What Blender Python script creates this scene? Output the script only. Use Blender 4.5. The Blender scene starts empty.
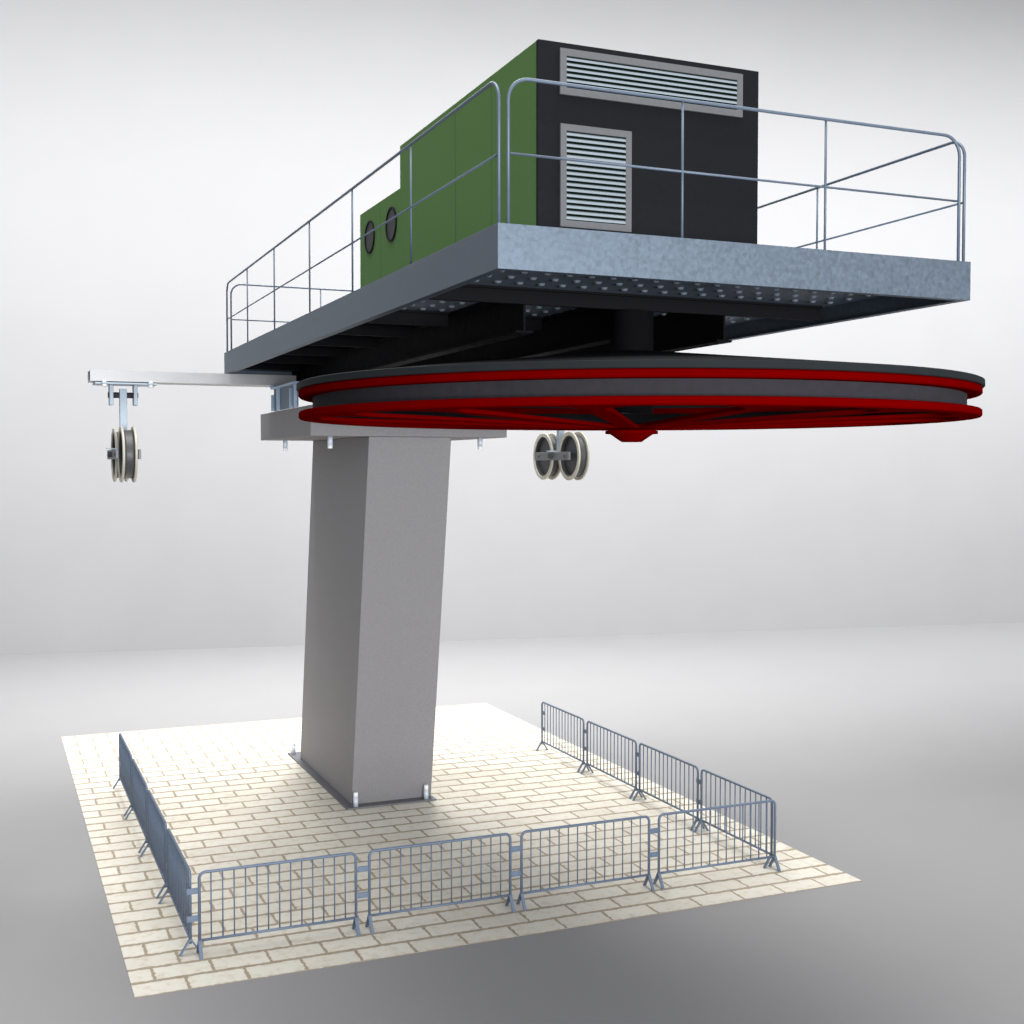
import bpy, bmesh, math, random
from mathutils import Vector, Matrix
R = math.radians
S = bpy.context.scene
COL = S.collection
random.seed(4)

# ------------------------------------------------------------ camera
cam_d = bpy.data.cameras.new('camera'); cam = bpy.data.objects.new('camera', cam_d); COL.objects.link(cam)
S.camera = cam
cam.location = (-1.451, -14.167, 5.910)
cam.rotation_euler = (R(90 - 2.081), 0, R(-23.011))
cam_d.sensor_fit = 'HORIZONTAL'; cam_d.sensor_width = 36.0
cam_d.lens = 36.0 * 1239.485 / 1024.0
cam_d.clip_start = 0.1; cam_d.clip_end = 500
S.view_settings.view_transform = 'Standard'; S.view_settings.look = 'None'
S.view_settings.exposure = 0.0; S.view_settings.gamma = 1.0; S.view_settings.use_curve_mapping = False

# ------------------------------------------------------------ studio light
W = bpy.data.worlds.new('World'); S.world = W; W.use_nodes = True
W.node_tree.nodes['Background'].inputs[0].default_value = (0.93, 0.96, 1.0, 1)
W.node_tree.nodes['Background'].inputs[1].default_value = 0.74

def area(name, loc, target, sx, sy, power, color=(1, 1, 1), spread=180):
    l = bpy.data.lights.new(name, 'AREA'); l.shape = 'RECTANGLE'; l.size = sx; l.size_y = sy
    l.energy = power; l.color = color; l.spread = R(spread)
    o = bpy.data.objects.new(name, l); COL.objects.link(o); o.location = loc
    o.rotation_euler = (Vector(target) - Vector(loc)).to_track_quat('-Z', 'Y').to_euler()
    return o
area('top_light', (5.0, 0.0, 26.0), (5.0, 2.0, 2), 20, 18, 3700, (1.0, 0.985, 0.955), 115)
area('key_light', (9.0, 20.5, 22.5), (6.0, 8.0, 0), 7, 5, 1750, (1.0, 0.98, 0.94), 95)
area('front_fill_light', (4.0, -29.0, 4.0), (5.0, 0, 4.0), 12, 5, 9800, (0.97, 0.98, 1.0))
area('wall_light', (17.0, 8.0, 20.0), (20.0, 25.0, 6.5), 64, 2, 18500, (0.99, 1.0, 1.0), 132)

# ------------------------------------------------------------ materials
def mat(name, col, rough=0.5, metal=0.0, var=0.0, vscale=8.0, bump=0.0, bscale=60.0, spec=0.5, spangle=0.0, col2=None):
    m = bpy.data.materials.new(name); m.use_nodes = True
    nt = m.node_tree; N = nt.nodes; L = nt.links
    b = N['Principled BSDF']
    b.inputs['Base Color'].default_value = (*col, 1); b.inputs['Roughness'].default_value = rough
    b.inputs['Metallic'].default_value = metal; b.inputs['Specular IOR Level'].default_value = spec
    tc = N.new('ShaderNodeTexCoord')
    if var > 0 or spangle > 0:
        no = N.new('ShaderNodeTexNoise'); no.inputs['Scale'].default_value = vscale; no.inputs['Detail'].default_value = 6
        L.new(tc.outputs['Object'], no.inputs['Vector'])
        mr = N.new('ShaderNodeMapRange'); mr.inputs[1].default_value = 0.3; mr.inputs[2].default_value = 0.7
        mr.inputs[3].default_value = 1 - var; mr.inputs[4].default_value = 1 + var
        L.new(no.outputs['Fac'], mr.inputs[0])
        val = mr.outputs[0]
        if spangle > 0:
            vo = N.new('ShaderNodeTexVoronoi'); vo.inputs['Scale'].default_value = 26
            L.new(tc.outputs['Object'], vo.inputs['Vector'])
            sx = N.new('ShaderNodeSeparateColor'); L.new(vo.outputs['Color'], sx.inputs[0])
            m2 = N.new('ShaderNodeMapRange'); m2.inputs[3].default_value = 1 - spangle; m2.inputs[4].default_value = 1 + spangle
            L.new(sx.outputs[0], m2.inputs[0])
            mu = N.new('ShaderNodeMath'); mu.operation = 'MULTIPLY'; L.new(val, mu.inputs[0]); L.new(m2.outputs[0], mu.inputs[1]); val = mu.outputs[0]
        vm = N.new('ShaderNodeVectorMath'); vm.operation = 'SCALE'; vm.inputs[0].default_value = col
        L.new(val, vm.inputs['Scale']); L.new(vm.outputs[0], b.inputs['Base Color'])
        mr2 = N.new('ShaderNodeMath'); mr2.operation = 'MULTIPLY'; mr2.inputs[1].default_value = rough
        L.new(val, mr2.inputs[0]); L.new(mr2.outputs[0], b.inputs['Roughness'])
    if bump > 0:
        n2 = N.new('ShaderNodeTexNoise'); n2.inputs['Scale'].default_value = bscale; n2.inputs['Detail'].default_value = 4
        L.new(tc.outputs['Object'], n2.inputs['Vector'])
        bu = N.new('ShaderNodeBump'); bu.inputs['Strength'].default_value = bump; bu.inputs['Distance'].default_value = 0.01
        L.new(n2.outputs['Fac'], bu.inputs['Height']); L.new(bu.outputs[0], b.inputs['Normal'])
    return m
M = {}
M['galv'] = mat('galvanised_steel', (0.115, 0.146, 0.184), 0.5, 0.6, 0.11, 22, 0.05, 40, spec=0.4, spangle=0.09)
M['rail'] = mat('railing_steel', (0.095, 0.125, 0.17), 0.5, 0.3, 0.08, 10)
M['barrier'] = mat('barrier_steel', (0.105, 0.14, 0.20), 0.5, 0.2, 0.12, 20)
M['concrete'] = mat('grey_painted_steel', (0.225, 0.219, 0.226), 0.65, 0.0, 0.10, 45, 0.25, 110, spec=0.2)
M['basep'] = mat('base_plate_steel', (0.13, 0.13, 0.145), 0.5, 0.3, 0.1, 10)
M['black'] = mat('black_paint_and_shade', (0.006, 0.006, 0.0073), 0.7, 0.0, 0.1, 8, spec=0.06)  # paint of the beams; also the shade tone of wheel cone and inner band
M['cover'] = mat('dark_cover_paint', (0.014, 0.0165, 0.0185), 0.7, 0.0, 0.08, 5, spec=0.05)
M['liner'] = mat('rubber_liner', (0.028, 0.0265, 0.031), 0.75, 0.0, 0.1, 12, 0.2, 60, spec=0.05)
M['red'] = mat('red_paint', (0.10, 0.0, 0.0), 0.6, 0.0, 0.06, 6, spec=0.0)
M['green'] = mat('green_cladding', (0.078, 0.158, 0.047), 0.7, 0.0, 0.10, 60, 0.2, 120, spec=0.1)
M['dgreen'] = mat('green_seam', (0.04, 0.09, 0.02), 0.7)
M['anthracite'] = mat('anthracite_cladding', (0.003, 0.0035, 0.0055), 0.65, 0.0, 0.10, 14, 0.2, 120, spec=0.15)
M['frame'] = mat('louvre_frame_grey', (0.095, 0.097, 0.103), 0.6, 0.0, 0.08, 20)
M['slat'] = mat('louvre_slat', (0.23, 0.27, 0.30), 0.5, 0.1, 0.04, 20)
M['hole'] = mat('dark_void', (0.004, 0.008, 0.005), 0.9, spec=0.0)
M['arm'] = mat('brushed_arm_steel', (0.42, 0.42, 0.43), 0.45, 0.3, 0.08, 4, 0.1, 30)
M['bracket'] = mat('light_zinc', (0.36, 0.43, 0.50), 0.5, 0.2, 0.06, 20)
M['blue_lit'] = mat('blue_grey_lit', (0.45, 0.58, 0.75), 0.5, 0.1, 0.06, 10)  # pedestal steel with the lit look put into its colour
M['blue_shaded'] = mat('blue_grey_shaded', (0.13, 0.175, 0.23), 0.6, 0.0, 0.06, 10)  # same pedestal steel, shade painted into the colour of the web
M['cream'] = mat('cream_flange', (0.44, 0.42, 0.35), 0.5, 0.0, 0.05, 20)
M['sheave'] = mat('dark_sheave', (0.035, 0.036, 0.042), 0.5, 0.0, 0.1, 20)
M['tread'] = mat('rubber_tread', (0.05, 0.05, 0.053), 0.45, 0.0, 0.1, 20)
M['bar'] = mat('sheave_bar', (0.14, 0.145, 0.155), 0.5, 0.3, 0.1, 20)
M['bolt'] = mat('bright_bolt', (0.55, 0.60, 0.68), 0.4, 0.1)
M['nut'] = mat('white_hardware', (0.85, 0.86, 0.88), 0.4)
M['backdrop'] = mat('studio_sheet', (0.215, 0.2125, 0.2165), 0.65, 0.0, 0.015, 0.6, spec=0.4)

def paving_mat():
    m = bpy.data.materials.new('cream_paving'); m.use_nodes = True
    nt = m.node_tree; N = nt.nodes; L = nt.links; b = N['Principled BSDF']
    tc = N.new('ShaderNodeTexCoord')
    no = N.new('ShaderNodeTexNoise'); no.inputs['Scale'].default_value = 14; no.inputs['Detail'].default_value = 5
    L.new(tc.outputs['Object'], no.inputs['Vector'])
    sub = N.new('ShaderNodeVectorMath'); sub.operation = 'SUBTRACT'; sub.inputs[1].default_value = (0.5, 0.5, 0.5)
    L.new(no.outputs['Color'], sub.inputs[0])
    sc = N.new('ShaderNodeVectorMath'); sc.operation = 'SCALE'; sc.inputs['Scale'].default_value = 0.06
    L.new(sub.outputs[0], sc.inputs[0])
    ad = N.new('ShaderNodeVectorMath'); ad.operation = 'ADD'; L.new(tc.outputs['Object'], ad.inputs[0]); L.new(sc.outputs[0], ad.inputs[1])
    off = N.new('ShaderNodeVectorMath'); off.operation = 'ADD'; off.inputs[1].default_value = (0.09 + 0.3375 - 0.02, 0.0 + 0.02, 0)
    L.new(ad.outputs[0], off.inputs[0])
    br = N.new('ShaderNodeTexBrick'); br.offset = 0.5; br.offset_frequency = 2
    br.inputs['Scale'].default_value = 1.0
    br.inputs['Brick Width'].default_value = 0.675 * 1.8; br.inputs['Row Height'].default_value = 0.404
    br.inputs['Mortar Size'].default_value = 0.040; br.inputs['Mortar Smooth'].default_value = 0.35; br.inputs['Bias'].default_value = 0
    br.inputs['Color1'].default_value = (0.60, 0.575, 0.51, 1); br.inputs['Color2'].default_value = (0.545, 0.515, 0.45, 1)
    br.inputs['Mortar'].default_value = (0.30, 0.25, 0.185, 1)
    scl = N.new('ShaderNodeVectorMath'); scl.operation = 'MULTIPLY'; scl.inputs[1].default_value = (1.8, 1, 1)
    L.new(off.outputs[0], scl.inputs[0]); L.new(scl.outputs[0], br.inputs['Vector'])
    n2 = N.new('ShaderNodeTexNoise'); n2.inputs['Scale'].default_value = 7; n2.inputs['Detail'].default_value = 8; n2.inputs['Roughness'].default_value = 0.7
    L.new(tc.outputs['Object'], n2.inputs['Vector'])
    cr = N.new('ShaderNodeValToRGB'); cr.color_ramp.elements[0].position = 0.33; cr.color_ramp.elements[0].color = (0.84, 0.79, 0.72, 1)
    cr.color_ramp.elements[1].position = 0.5; cr.color_ramp.elements[1].color = (1, 1, 1, 1)
    L.new(n2.outputs['Fac'], cr.inputs[0])
    mx = N.new('ShaderNodeMix'); mx.data_type = 'RGBA'; mx.blend_type = 'MULTIPLY'; mx.inputs[0].default_value = 1
    L.new(br.outputs['Color'], mx.inputs[6]); L.new(cr.outputs[0], mx.inputs[7])
    L.new(mx.outputs[2], b.inputs['Base Color'])
    b.inputs['Roughness'].default_value = 0.75
    b.inputs['Specular IOR Level'].default_value = 0.3
    iv = N.new('ShaderNodeMath'); iv.operation = 'SUBTRACT'; iv.inputs[0].default_value = 1; L.new(br.outputs['Fac'], iv.inputs[1])
    ad2 = N.new('ShaderNodeMath'); ad2.operation = 'MULTIPLY_ADD'; ad2.inputs[1].default_value = 0.74
    L.new(n2.outputs['Fac'], ad2.inputs[0]); L.new(iv.outputs[0], ad2.inputs[2])
    bu = N.new('ShaderNodeBump'); bu.inputs['Strength'].default_value = 0.5; bu.inputs['Distance'].default_value = 0.012
    L.new(ad2.outputs[0], bu.inputs['Height']); L.new(bu.outputs[0], b.inputs['Normal'])
    return m
M['paving'] = paving_mat()

# ------------------------------------------------------------ mesh helpers
def box(bm, x0, x1, y0, y1, z0, z1):
    v = [bm.verts.new(p) for p in ((x0, y0, z0), (x1, y0, z0), (x1, y1, z0), (x0, y1, z0), (x0, y0, z1), (x1, y0, z1), (x1, y1, z1), (x0, y1, z1))]
    for f in ((0, 3, 2, 1), (4, 5, 6, 7), (0, 1, 5, 4), (1, 2, 6, 5), (2, 3, 7, 6), (3, 0, 4, 7)):
        bm.faces.new([v[i] for i in f])
    return v

def tube(bm, pts, r, n=10, caps=True):
    pts = [Vector(p) for p in pts]; rings = []
    for i, p in enumerate(pts):
        a = pts[max(i - 1, 0)]; c = pts[min(i + 1, len(pts) - 1)]
        d = (c - a).normalized()
        up = Vector((0, 0, 1)) if abs(d.z) < 0.9 else None
        if up is None:
            nrm = Vector((0, 1, 0)) if abs(d.y) < 0.9 else Vector((1, 0, 0))
        else:
            nrm = up
        if i == 0:
            s = d.cross(nrm).normalized()
        else:
            s = prev - d * prev.dot(d); s.normalize()
        prev = s; t = d.cross(s)
        rings.append([bm.verts.new(p + (s * math.cos(k * math.tau / n) + t * math.sin(k * math.tau / n)) * r) for k in range(n)])
    for a, b in zip(rings, rings[1:]):
        for k in range(n):
            f = bm.faces.new((a[k], a[(k + 1) % n], b[(k + 1) % n], b[k])); f.smooth = True
    if caps:
        bm.faces.new(rings[0][::-1]); bm.faces.new(rings[-1])

def lathe(bm, prof, c=(0, 0, 0), n=96, axis='Z', smooth=False):
    """closed profile of (radius, height) pairs turned about the axis"""
    rings = []
    for k in range(n):
        a = k * math.tau / n; ring = []
        for r, h in prof:
            if axis == 'Z': p = (c[0] + r * math.cos(a), c[1] + r * math.sin(a), c[2] + h)
            else: p = (c[0] + h, c[1] + r * math.cos(a), c[2] + r * math.sin(a))
            ring.append(bm.verts.new(p))
        rings.append(ring)
    m = len(prof)
    for k in range(n):
        a, b = rings[k], rings[(k + 1) % n]
        for i in range(m):
            j = (i + 1) % m
            f = bm.faces.new((a[i], b[i], b[j], a[j])); f.smooth = smooth

def cyl(bm, p0, p1, r, n=16):
    tube(bm, [p0, p1], r, n)

def obj(name, bm, m, parent=None, bevel=0.0, auto=True):
    bmesh.ops.remove_doubles(bm, verts=bm.verts, dist=1e-6)
    bmesh.ops.recalc_face_normals(bm, faces=bm.faces)
    me = bpy.data.meshes.new(name); bm.to_mesh(me); bm.free()
    me.materials.append(m)
    o = bpy.data.objects.new(name, me); COL.objects.link(o)
    if parent: o.parent = parent
    if bevel:
        b = o.modifiers.new('bevel', 'BEVEL'); b.width = bevel; b.segments = 2; b.limit_method = 'ANGLE'; b.angle_limit = R(50)
    return o

def thing(name, label, cat, loc=(0, 0, 0), group=None):
    o = bpy.data.objects.new(name, None); COL.objects.link(o); o.location = loc
    o.empty_display_size = 0.3
    o['label'] = label; o['category'] = cat
    if group: o['group'] = group
    return o

def rel(o, parent):
    """built in world coordinates: shift mesh so it sits right under a placed parent"""
    o.data.transform(Matrix.Translation(-Vector(parent.location)))
    return o

def wobj(name, bm, m, parent, bevel=0.0):
    o = obj(name, bm, m, parent, bevel); return rel(o, parent)

# ------------------------------------------------------------ setting
p0 = Vector((-1.107, 27.837, 0)); p1 = Vector((34.94, 21.55, 0))
d = (p1 - p0).normalized(); nb = Vector((d.y, -d.x, 0))       # nb points to the camera side
if nb.y > 0: nb = -nb
bm = bmesh.new(); zf = -0.007
q = [p0 + d * t + nb * a_ for t, a_ in ((-60, 0), (95, 0), (95, 75), (-60, 75))]
bm.faces.new([bm.verts.new((v.x, v.y, zf)) for v in q])
fl = obj('floor', bm, M['backdrop']); fl['kind'] = 'structure'
bm = bmesh.new(); prof = [(0, zf), (0, 24.0)] + [(4.0 - 4.0 * math.cos(R(a_)), 24.0 + 4.0 * math.sin(R(a_))) for a_ in range(10, 61, 10)]
rows = [[bm.verts.new(p0 + d * t + nb * a_ + Vector((0, 0, h))) for a_, h in prof] for t in (-60.0, 95.0)]
for i in range(len(prof) - 1):
    f = bm.faces.new((rows[0][i], rows[1][i], rows[1][i + 1], rows[0][i + 1])); f.smooth = i > 0
wl_ = obj('wall', bm, M['backdrop']); wl_['kind'] = 'structure'
bm = bmesh.new(); box(bm, 0, 10, 0, 14.555, -0.006, 0)
pv = obj('pavement', bm, M['paving']); pv['kind'] = 'structure'

XC = 5.083
# ------------------------------------------------------------ pylon
py = thing('support_pylon', 'leaning grey rectangular steel pylon with wide crosshead, bolted to the cream paving', 'pylon', (XC, 8.7, 0))
bm = bmesh.new()
z0, z1 = 0.03, 6.411
cx0, cx1, cy0, cy1, lean = 4.362, 5.804, 6.787, 10.578, -1.258
vs = [bm.verts.new(q) for q in ((4.335, 6.60, z0), (5.797, 6.60, z0), (5.797, 10.42, z0), (4.335, 10.42, z0),
      (4.362, 5.529, z1), (5.804, 5.529, z1), (5.804, 9.32, z1), (4.362, 9.32, z1))]
for f in ((0, 3, 2, 1), (4, 5, 6, 7), (0, 1, 5, 4), (1, 2, 6, 5), (2, 3, 7, 6), (3, 0, 4, 7)): bm.faces.new([vs[i] for i in f])
wobj('column', bm, M['concrete'], py, 0.012)
bm = bmesh.new(); box(bm, 4.2, 5.835, 6.4, 10.95, 0.0005, 0.03); wobj('base_plate', bm, M['basep'], py, 0.005)
bm = bmesh.new(); box(bm, 3.37, 6.796, 5.47, 9.393, 6.413, 6.909); wobj('crosshead', bm, M['concrete'], py, 0.012)
def bolt(x, y, zb, zt, nz0, nz1, name='anchor_bolt'):
    bm = bmesh.new(); cyl(bm, (x, y, zb), (x, y, zt), 0.043, 18)
    o = wobj(name, bm, M['bolt'], py)
    bm = bmesh.new(); cyl(bm, (x, y, nz0), (x, y, nz1), 0.039, 18)
    c = obj('glint_tip', bm, M['nut'], o); rel(c, py)  # white colour on the bolt tip paints in a specular glint
    return o
for x, y in ((4.375, 6.475), (5.66, 6.475), (4.285, 10.80), (5.76, 10.85)):
    bolt(x, y, 0.031, 0.20, 0.20, 0.275)
for x, y in ((3.77, 5.77), (3.77, 9.07), (6.415, 5.77), (6.415, 9.07)):
    bolt(x, y, 6.265, 6.412, 6.215, 6.265)
for s in (-1, 1):
    bm = bmesh.new()
    xw = XC + s * 1.735                                       # web plane
    xo = XC + s * 1.79
    a, b = min(xw, xw - s * 0.02), max(xw, xw - s * 0.02)
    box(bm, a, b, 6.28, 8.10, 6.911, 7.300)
    wobj('pedestal_web', bm, M['blue_shaded'], py)
    for y, zt in ((8.07, 7.20), (7.62, 7.298), (6.62, 7.24), (6.30, 7.298)):
        bm = bmesh.new(); a, b = min(xw, xo), max(xw, xo)
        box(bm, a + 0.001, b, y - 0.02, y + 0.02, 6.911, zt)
        wobj('stiffener', bm, M['blue_lit'], py)
    bm = bmesh.new(); a, b = min(xo, xw - s * 0.6), max(xo, xw - s * 0.6)
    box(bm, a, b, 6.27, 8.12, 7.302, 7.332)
    wobj('pedestal_flange', bm, M['blue_lit'], py)

# ------------------------------------------------------------ platform
pl = thing('platform', 'long overhead platform with galvanised rim and black beams under studded deck', 'platform', (XC, 1.97, 7.574))
X0, X1, Y0, Y1, Z0, Z1 = 2.529, 7.637, -4.491, 8.434, 7.574, 7.957
LIP = 0.09
bm = bmesh.new()
outer = [(X0, Y0), (X1, Y0), (X1, Y1), (X0, Y1)]; t = 0.012
def ring(bm, o0, o1, z0, z1):
    """rectangular frame between inset o0 and inset o1"""
    def rect(i, z): return [bm.verts.new(q) for q in ((X0 + i, Y0 + i, z), (X1 - i, Y0 + i, z), (X1 - i, Y1 - i, z), (X0 + i, Y1 - i, z))]
    A, B, C_, D = rect(o0, z0), rect(o1, z0), rect(o1, z1), rect(o0, z1)
    for P, Q in ((A, B), (B, C_), (C_, D), (D, A)):
        for k in range(4):
            bm.faces.new((P[k], P[(k + 1) % 4], Q[(k + 1) % 4], Q[k]))
ring(bm, 0, t, Z0, Z1)
wobj('rim', bm, M['galv'], pl, 0.004)
bm = bmesh.new(); ring(bm, t + 0.001, LIP, Z0 + 0.001, Z0 + 0.012)
wobj('rim_lip', bm, M['galv'], pl)
# deck with raised studs on its underside
bm = bmesh.new(); ZD = 7.782
box(bm, X0 + t + 0.002, X1 - t - 0.002, Y0 + t + 0.002, Y1 - t - 0.002, ZD, ZD + 0.02)
y = Y0 + 0.287
while y < Y1 - 0.1:
    x = X0 + 0.085
    while x < X1 - 0.08:
        n = 8; base = [bm.verts.new((x + 0.042 * math.cos(k * math.tau / n), y + 0.042 * math.sin(k * math.tau / n), ZD)) for k in range(n)]
        top = [bm.verts.new((x + 0.024 * math.cos(k * math.tau / n), y + 0.024 * math.sin(k * math.tau / n), ZD - 0.022)) for k in range(n)]
        for k in range(n):
            bm.faces.new((base[k], base[(k + 1) % n], top[(k + 1) % n], top[k]))
        bm.faces.new(top)
        x += 0.24
    y += 0.333
deck = wobj('deck_plate', bm, mat('deck_steel', (0.17, 0.21, 0.27), 0.55, 0.2, 0.1, 10), pl)
deck.data.materials.append(mat('stud_steel', (0.20, 0.235, 0.28), 0.5, 0.2))
for f_ in deck.data.polygons:
    if f_.area < 0.01: f_.material_index = 1
# girders
GX = (3.84, XC, 6.326); GZ0, GZ1 = 7.334, 7.775
for gx in GX:
    bm = bmesh.new()
    w = 0.10
    box(bm, gx - w, gx + w, -2.05, 8.30, GZ0, GZ0 + 0.025)
    box(bm, gx - w, gx + w, -2.05, 8.30, GZ1 - 0.055, GZ1)
    box(bm, gx - 0.012, gx + 0.012, -2.05, 8.30, GZ0 + 0.025, GZ1 - 0.055)
    box(bm, gx - w, gx + w, 8.301, 8.32, GZ0, GZ1)
    wobj('girder', bm, M['black'], pl)
def joist(y, segs):
    bm = bmesh.new()
    for a, b in segs:
        box(bm, a, b, y - 0.065, y + 0.065, 7.755, 7.780)
        box(bm, a, b, y - 0.02, y + 0.045, 7.615, 7.755)
    wobj('cross_beam', bm, M['black'], pl)
joist(-2.19, [(X0 + 0.06, 7.53)])
gsegs = [(X0 + 0.06, GX[0] - 0.1)] + [(a + 0.1, b - 0.1) for a, b in zip(GX, GX[1:])] + [(GX[2] + 0.1, 7.53)]
for y in (0.05, 1.45, 2.97, 4.54, 6.10, 7.60): joist(y, gsegs)

# ------------------------------------------------------------ guard rails
def arc_rail(a, b, zt, zb, r=0.19, n=7):
    """inverted U from foot a to foot b (xy), rounded top corners"""
    a = Vector((*a, 0)); b = Vector((*b, 0)); d = (b - a).normalized(); pts = [a + Vector((0, 0, zb))]
    for k in range(n + 1):
        t = R(90 * k / n); pts.append(a + d * (r - r * math.cos(t)) + Vector((0, 0, zt - r + r * math.sin(t))))
    for k in range(n + 1):
        t = R(90 * k / n); pts.append(b - d * (r - r * math.sin(t)) + Vector((0, 0, zt - r + r * math.cos(t))))
    pts.append(b + Vector((0, 0, zb)))
    return pts
def guard(a, b, posts, label):
    g = thing('guard_rail', label, 'guard rail', ((a[0] + b[0]) / 2, (a[1] + b[1]) / 2, ZD + 0.021), 'guard rails round the platform')
    bm = bmesh.new(); tube(bm, arc_rail(a, b, 9.19, ZD + 0.021), 0.0155, 12); wobj('top_rail', bm, M['rail'], g)
    A = Vector((*a, 8.555)); B = Vector((*b, 8.555)); dd = (B - A).normalized() * 0.012
    bm = bmesh.new(); cyl(bm, A + dd, B - dd, 0.0108, 10); wobj('middle_rail', bm, M['rail'], g)
    for q in posts:
        bm = bmesh.new(); cyl(bm, (*q, ZD + 0.021), (*q, 9.18), 0.0115, 10); wobj('post', bm, M['rail'], g)
guard((2.645, -4.44), (7.52, -4.44), [(4.34, -4.44), (5.90, -4.44)], 'shorter guard rail across the near end, in front of the dark louvred housing face')
guard((2.58, -4.39), (2.58, 8.40), [(2.58, v) for v in (-2.04, 0.15, 2.25, 4.45, 6.52)], 'long guard rail on the left edge, running past the green housing wall')
guard((7.6, -4.425), (7.6, 8.40), [(7.6, v) for v in (-2.04, 0.15, 2.25, 4.45, 6.52)], 'long guard rail on the right edge, partly hidden behind the housing')
guard((2.65, 8.385), (7.53, 8.385), [(4.29, 8.385), (5.90, 8.385)], 'short guard rail across the far end, small and seen beyond the left railing')

# ------------------------------------------------------------ housing
hs = thing('machine_housing', 'stepped green and anthracite machine housing with louvres, standing on the platform', 'housing', (XC, 0.7, ZD + 0.02))
hx0, hx1, hy0, hy1, hy2, hz1, hz2, hz0 = 3.758, 6.409, -2.575, 1.977, 3.92, 10.24, 9.677, ZD + 0.022
def prism(bm, prof, x0, x1):
    a = [bm.verts.new((x0, y, z)) for y, z in prof]; b = [bm.verts.new((x1, y, z)) for y, z in prof]
    bm.faces.new(a); bm.faces.new(b[::-1])
    for i in range(len(prof)):
        j = (i + 1) % len(prof); bm.faces.new((a[i], b[i], b[j], a[j]))
bm = bmesh.new(); fr = hy0 + 0.05
prism(bm, [(fr, hz0), (hy2, hz0), (hy2, hz2), (hy1, hz2), (hy1, hz1 - 0.002), (fr, hz1 - 0.002)], hx0 + 0.003, hx1 - 0.003)
wobj('wall', bm, M['green'], hs, 0.006)
for yy in (-1.32, -0.17):
    for xx in (hx0 - 0.0005, hx1 - 0.0045):
        bm = bmesh.new(); box(bm, xx, xx + 0.005, yy - 0.007, yy + 0.007, hz0 + 0.01, hz1 - 0.01); wobj('panel_seam', bm, M['dgreen'], hs)
bm = bmesh.new(); box(bm, hx0 - 0.001, hx0 + 0.004, 2.872, 2.90, hz0 + 0.01, hz2 - 0.01); wobj('cover_strip', bm, M['green'], hs)
bm = bmesh.new(); box(bm, hx0, hx1, hy0, fr - 0.001, hz0, hz1); fp = wobj('front_panel', bm, M['anthracite'], hs, 0.006)
def louvre(x0, x1, z0, z1, w, n):
    bm = bmesh.new(); ya, yb = hy0 - 0.028, hy0 - 0.001
    box(bm, x0, x1, ya, yb, z1 - w, z1); box(bm, x0, x1, ya, yb, z0, z0 + w)
    box(bm, x0, x0 + w, ya, yb, z0 + w + 0.0005, z1 - w - 0.0005); box(bm, x1 - w, x1, ya, yb, z0 + w + 0.0005, z1 - w - 0.0005)
    f = wobj('louvre', bm, M['frame'], hs)
    bm = bmesh.new(); box(bm, x0 + w, x1 - w, hy0 - 0.004, hy0 - 0.002, z0 + w, z1 - w); rel(obj('backing', bm, M['hole'], f), hs)
    bm = bmesh.new(); hgt = (z1 - z0 - 2 * w) / n
    for k in range(n):
        zb = z0 + w + k * hgt + hgt * 0.18; th = hgt * 0.40
        yo, yi = ya + 0.003, hy0 - 0.006
        v = [bm.verts.new(q) for q in ((x0 + w, yo, zb), (x1 - w, yo, zb), (x1 - w, yi, zb + hgt * 0.25), (x0 + w, yi, zb + hgt * 0.25),
             (x0 + w, yo, zb + th), (x1 - w, yo, zb + th), (x1 - w, yi, zb + hgt * 0.25 + th), (x0 + w, yi, zb + hgt * 0.25 + th))]
        for q in ((0, 3, 2, 1), (4, 5, 6, 7), (0, 1, 5, 4), (1, 2, 6, 5), (2, 3, 7, 6), (3, 0, 4, 7)): bm.faces.new([v[i] for i in q])
    rel(obj('slats', bm, M['slat'], f), hs)
louvre(3.995, 6.187, 9.71, 10.175, 0.072, 6)
louvre(4.0, 4.822, 8.372, 9.415, 0.068, 16)
for yy in (3.39, 2.35):
    bm = bmesh.new(); lathe(bm, [(0.0, -0.004), (0.215, -0.004), (0.215, 0.004), (0.0, 0.004)], (hx0, yy, 9.256), 48, 'X')
    pt = wobj('porthole', bm, mat('porthole_mesh', (0.018, 0.017, 0.02), 0.6), hs)
    bm = bmesh.new(); lathe(bm, [(0.213, -0.018), (0.236, -0.018), (0.236, 0.003), (0.213, 0.003)], (hx0, yy, 9.256), 48, 'X')
    rel(obj('porthole_rim', bm, M['anthracite'], pt), hs)

# ------------------------------------------------------------ bullwheel
WX, WY = XC, -2.138
bw = thing('bullwheel', 'huge horizontal red spoked drive wheel with dark cover and grooved rubber liner', 'wheel', (WX, WY, 6.413))
def wl(name, prof, m, n=160, parent=None, smooth=False):
    bm = bmesh.new(); lathe(bm, prof, (WX, WY, 0), n)
    o = obj(name, bm, m, parent or bw); rel(o, bw)
    return o
def soft_ring(r0, r1, z0, z1, b=0.012): return [(r0, z0), (r1 - b, z0), (r1, z0 + b), (r1, z1 - b), (r1 - b, z1), (r0, z1)]
wl('lower_flange', soft_ring(3.50, 3.60, 6.413, 6.486), M['red'])
wl('upper_flange', soft_ring(3.40, 3.60, 6.635, 6.708), M['red'])
wl('liner', [(3.43, 6.460), (3.455, 6.460), (3.455, 6.634), (3.43, 6.634)], M['liner'])
wl('cover_rim', [(3.40, 6.709), (3.615, 6.709), (3.622, 6.716), (3.622, 6.770), (3.612, 6.776), (3.40, 6.776)], M['cover'])
wl('cover', [(0.30, 6.790), (3.60, 6.7765), (3.60, 6.781), (0.30, 7.16)], M['black'])  # cone of the dark cover, blackened to paint in its shade
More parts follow.
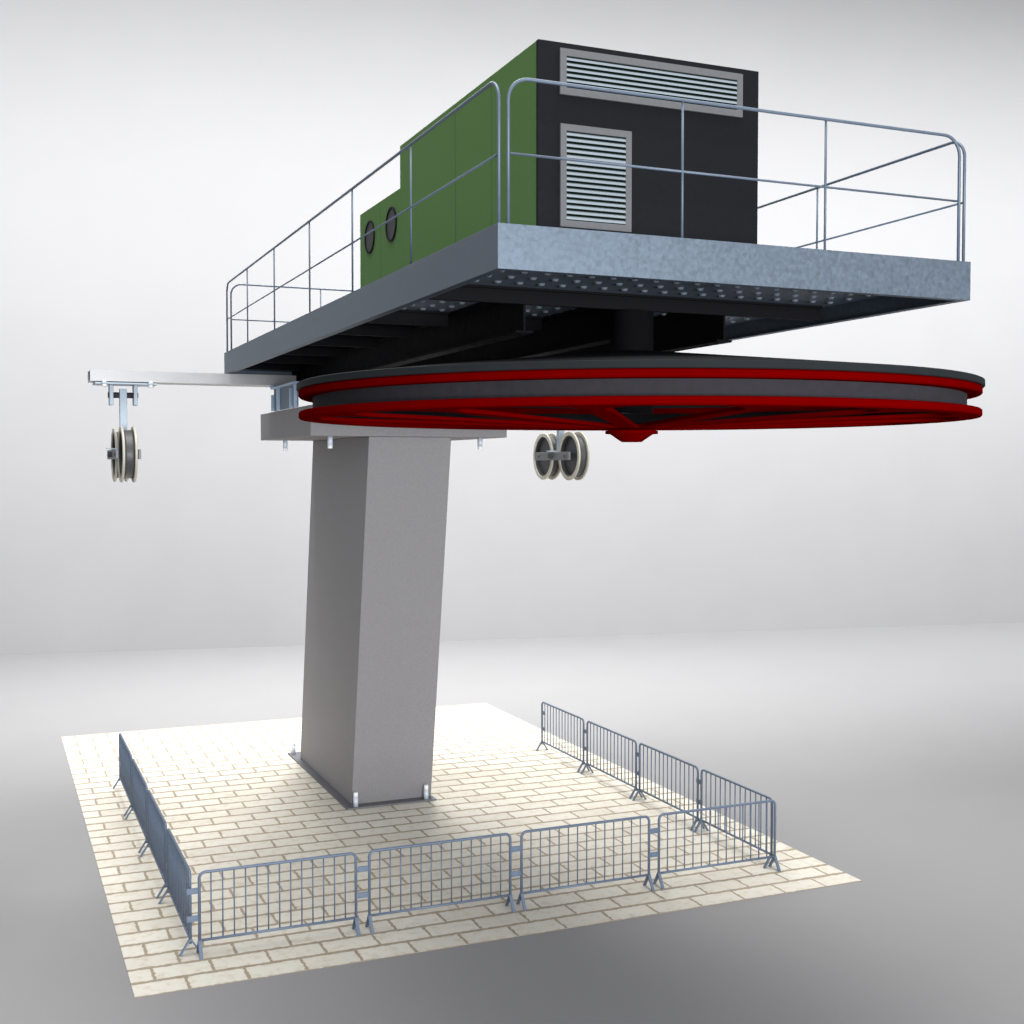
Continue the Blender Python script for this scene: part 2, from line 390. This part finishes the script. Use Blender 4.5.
wl('inner_band', [(3.405, 6.455), (3.428, 6.455), (3.428, 6.634), (3.405, 6.634)], M['black'])  # inner wall of the red rim, black as painted shade behind the openings
# spoked web: flat outline with 14 openings, extruded, then dished towards the hub
def web(name, zrim, zhub, ztop, m, ztop_hub=None):
    cu = bpy.data.curves.new(name, 'CURVE'); cu.dimensions = '2D'; cu.fill_mode = 'BOTH'; cu.extrude = 0.05
    def loop(pts):
        s = cu.splines.new('POLY'); s.points.add(len(pts) - 1); s.use_cyclic_u = True
        for p, (x, y) in zip(s.points, pts): p.co = (x, y, 0, 1)
    loop([(3.497 * math.cos(k * math.tau / 140), 3.497 * math.sin(k * math.tau / 140)) for k in range(140)])
    NS = 14
    for k in range(NS):
        mid = R(-124.2 + 360 / NS * (k + 0.5)); half = math.pi / NS
        ro, ri = 3.40, 0.48
        def pt(r, a): return Vector((r * math.cos(a), r * math.sin(a)))
        def hw(r):                                            # angular half-width of the opening at radius r
            sp = 0.088 + 0.02 * (r / 3.2)
            return max(half - math.asin(min(0.99, sp / r)), 0.002)
        side = [(r, hw(r)) for r in [ri + (2.72 - ri) * i / 10 for i in range(11)]]
        # rounded outer corner
        a0 = hw(2.78); n = 8; fr_ = 0.42
        for i in range(1, n + 1):
            t = R(90 * i / n)
            side.append((ro - fr_ * (1 - math.sin(t)) * 1.3, a0 + 0.02 - (fr_ / 3.2) * (1 - math.cos(t))))
        pts = [pt(r, mid + a) for r, a in side]
        aend = side[-1][1]
        pts += [pt(ro, mid + aend * (1 - 2 * i / 6)) for i in range(1, 6)]
        pts += [pt(r, mid - a) for r, a in reversed(side)]
        loop([(p.x, p.y) for p in pts])
    tmp = bpy.data.objects.new(name, cu); COL.objects.link(tmp)
    dg = bpy.context.evaluated_depsgraph_get(); dg.update()
    me = bpy.data.meshes.new_from_object(tmp.evaluated_get(dg))
    bpy.data.objects.remove(tmp)
    for v in me.vertices:
        r = math.hypot(v.co.x, v.co.y); lo = v.co.z < 0
        zz = zrim + (zhub - zrim) * (1 - min(r / 3.497, 1))
        v.co.z = (zz if lo else zz + ztop) - 6.413
    me.materials.clear(); me.materials.append(m)
    o = bpy.data.objects.new(name, me); COL.objects.link(o); o.parent = bw
    return o
web('spokes', 6.4165, 6.315, 0.035, M['red'])
bm = bmesh.new(); lathe(bm, [(0.001, 6.305), (0.288, 6.305), (0.288, 6.272), (0.24, 6.272), (0.11, 6.183), (0.001, 6.183)], (WX, WY, 0), 48)
wobj('hub', bm, M['red'], bw)
bm = bmesh.new(); cyl(bm, (WX, WY, 6.5), (WX, WY, 7.60), 0.235, 40); wobj('drive_shaft', bm, M['black'], bw)

# ------------------------------------------------------------ pulley arms and hanging sheaves
def pulley_arm(xa, xb, label):
    y0, y1 = 8.0, 8.55
    o = thing('outrigger_beam', label, 'beam', ((xa + xb) / 2, 8.1, 7.37), 'arms carrying the cable pulleys')
    bm = bmesh.new(); w = 0.018
    a, b = min(xa, xb), max(xa, xb)
    box(bm, a, b, y0, y0 + w, 7.37, 7.555); box(bm, a, b, y1 - w, y1, 7.37, 7.555)
    box(bm, a, b, y0 + w, y1 - w, 7.555 - w, 7.555 - 0.001); box(bm, a, b, y0 + w, y1 - w, 7.371, 7.37 + w)
    wobj('box_section', bm, M['arm'], o)
    bm = bmesh.new(); box(bm, min(xb, xb + (0.45 if xb < xa else -0.45)), max(xb, xb + (0.45 if xb < xa else -0.45)), 7.95, 8.15, 7.3335, 7.3685)
    wobj('packing_plate', bm, M['blue_lit'], o)
    return o
pulley_arm(0.205, 3.735, 'brushed steel arm reaching out to the left of the pylon, in clear view')
pulley_arm(9.92, 6.435, 'steel arm on the right of the pylon, hidden behind the red drive wheel')

def sheaves(px, label):
    cy = 8.27; zc = 6.125
    o = thing('pulley_assembly', label, 'pulley', (px, cy, zc), 'cable pulleys hanging from the arms')
    bm = bmesh.new()
    box(bm, px - 0.48, px + 0.54, cy - 0.29, cy + 0.28, 7.325, 7.352); mp = wobj('mounting_plate', bm, M['bracket'], o)
    for dx in (-0.33, 0.43):
        bm = bmesh.new(); tube(bm, [(px + dx, cy - 0.31, 7.27), (px + dx, cy - 0.31, 7.375)], 0.03, 10)
        u = wobj('clamp', bm, M['nut'], o)
        bm = bmesh.new()
        cyl(bm, (px + dx, cy - 0.31, 7.275), (px + dx, cy - 0.31, 7.315), 0.048, 6)
        rel(obj('nut', bm, M['nut'], u), o)
        bm = bmesh.new(); box(bm, px + dx - 0.05, px + dx + 0.05, cy - 0.36, cy - 0.291, 7.325, 7.352); wobj('clamp_tab', bm, M['bracket'], o)
    for dx in (-0.20, 0.20):
        bm = bmesh.new(); box(bm, px + dx - 0.032, px + dx + 0.032, cy - 0.12, cy + 0.12, 6.975, 7.324); wobj('clevis_plate', bm, M['bracket'], o, 0.006)
    bm = bmesh.new(); cyl(bm, (px - 0.25, cy, 7.15), (px + 0.25, cy, 7.15), 0.05, 20); wobj('pivot_pin', bm, M['sheave'], o)
    bm = bmesh.new(); box(bm, px - 0.06, px + 0.06, cy - 0.06, cy + 0.06, 6.10, 7.26); wobj('hanger', bm, M['bracket'], o, 0.006)
    for s in (-1, 1):
        bm = bmesh.new(); xx = px + s * 0.18
        box(bm, xx - 0.022, xx + 0.022, cy - 0.80, cy + 0.80, zc - 0.08, zc + 0.08); b = wobj('rocker_bar', bm, M['bar'], o, 0.006)
        for yy in (-0.61, 0.61):
            bm = bmesh.new(); cyl(bm, (xx - 0.035, cy + yy, zc), (xx + 0.035, cy + yy, zc), 0.03, 10)
            rel(obj('pin', bm, M['sheave'], b), o)
    bm = bmesh.new(); cyl(bm, (px - 0.27, cy, zc), (px + 0.25, cy, zc), 0.05, 16); wobj('axle', bm, M['sheave'], o)
    bm = bmesh.new(); box(bm, px - 0.28, px + 0.06, cy - 0.07, cy + 0.07, zc + 0.088, zc + 0.11); wobj('bracket_plate', bm, M['bracket'], o)
    for s in (-1, 1):
        wy = cy + s * 0.61
        bm = bmesh.new(); n = 56
        lathe(bm, [(0.0, -0.04), (0.375, -0.04), (0.375, -0.10), (0.40, -0.10), (0.40, 0.10), (0.375, 0.10), (0.375, 0.04), (0.0, 0.04)], (px, wy, zc), n, 'X')
        wv = wobj('sheave', bm, M['sheave'], o)
        bm = bmesh.new(); lathe(bm, [(0.395, -0.08), (0.415, -0.08), (0.408, -0.03), (0.406, 0), (0.408, 0.03), (0.415, 0.08), (0.395, 0.08)], (px, wy, zc), n, 'X', True)
        rel(obj('tread', bm, M['tread'], wv), o)
        for f in (-1, 1):
            bm = bmesh.new(); c = f * 0.10
            lathe(bm, [(0.402, c - 0.019), (0.468, c - 0.019), (0.477, c - 0.011), (0.477, c + 0.011), (0.468, c + 0.019), (0.402, c + 0.019)], (px, wy, zc), n, 'X')
            rel(obj('flange', bm, M['cream'], wv), o)
    return o
sheaves(0.762, 'pair of dark cream-rimmed pulleys hanging from the left arm in clear view')
sheaves(9.13, 'pair of dark cream-rimmed pulleys hanging below the red wheel, right of the pylon')

# ------------------------------------------------------------ crowd barriers
def make_barrier():
    b = thing('crowd_barrier', 'x', 'barrier', (0, 0, 0), 'crowd barriers round the pylon')
    L_, zt, zb, r = 1.95, 1.018, 0.187, 0.075
    h = L_ / 2; bm = bmesh.new()
    tube(bm, arc_rail((-h, 0), (h, 0), zt, zb - 0.05, r, 6), 0.019, 10); obj('frame', bm, M['barrier'], b)
    bm = bmesh.new(); cyl(bm, (-h, 0, zb), (h, 0, zb), 0.017, 10); obj('bottom_rail', bm, M['barrier'], b)
    for k in range(1, 14):
        x = -h + L_ * k / 14; bm = bmesh.new(); cyl(bm, (x, 0, zb), (x, 0, zt), 0.0095, 8); obj('bar', bm, M['barrier'], b)
    for sx in (-1, 1):
        for sy in (-1, 1):
            bm = bmesh.new(); x = sx * h
            a = Vector((x, 0, zb + 0.01)); c = Vector((x, sy * 0.125, 0.0))
            w = 0.021
            v = []
            for p in (a, c):
                for dx in (-w, w):
                    for dy in (-0.012, 0.012): v.append(bm.verts.new(p + Vector((dx, dy, 0))))
            for q in ((0, 1, 3, 2), (4, 6, 7, 5), (0, 4, 5, 1), (2, 3, 7, 6), (0, 2, 6, 4), (1, 5, 7, 3)): bm.faces.new([v[i] for i in q])
            obj('leg', bm, M['barrier'], b)
    for z in (0.80, 0.465):
        bm = bmesh.new(); box(bm, h + 0.012, h + 0.15, -0.008, 0.008, z - 0.036, z + 0.036); obj('coupling', bm, M['barrier'], b)
    return b
def copy_thing(root):
    c = root.copy(); COL.objects.link(c)
    for ch in list(root.children):
        k = ch.copy(); COL.objects.link(k); k.parent = c
    return c
proto = make_barrier(); first = True
FL = 'steel crowd barrier in the front row, '
LL = 'steel crowd barrier in the left row, '
RL = 'steel crowd barrier in the right row, '
spots = []
for x, s in zip((1.83, 3.957, 6.071, 8.18), ('leftmost, at the left paving corner', 'second from the left, below the pylon foot', 'third from the left, second from the right', 'rightmost, meeting the right row at the corner')):
    spots.append((x, 0.923, 180, FL + s))
for y, s in zip((1.98, 4.17, 6.35, 8.52), ('nearest the camera at the front corner', 'second from the front', 'third from the front', 'farthest from the camera, at the back end')):
    spots.append((0.757, y, 90, LL + s))
for y, s in zip((1.985, 4.05, 6.13, 8.24), ('nearest the camera, overlapping the front row corner', 'second from the front corner', 'third from the front corner', 'farthest back, with its end legs standing free')):
    spots.append((9.16, y, 90, RL + s))
for x, y, a, lab in spots:
    o = proto if first else copy_thing(proto); first = False
    o.location = (x, y, 0); o.rotation_euler = (0, 0, R(a)); o['label'] = lab
    if 'farthest' in lab:
        for ch in o.children:
            if ch.name.startswith('coupling'): ch.location = (1.95, 0, 0); ch.rotation_euler = (0, 0, math.pi)
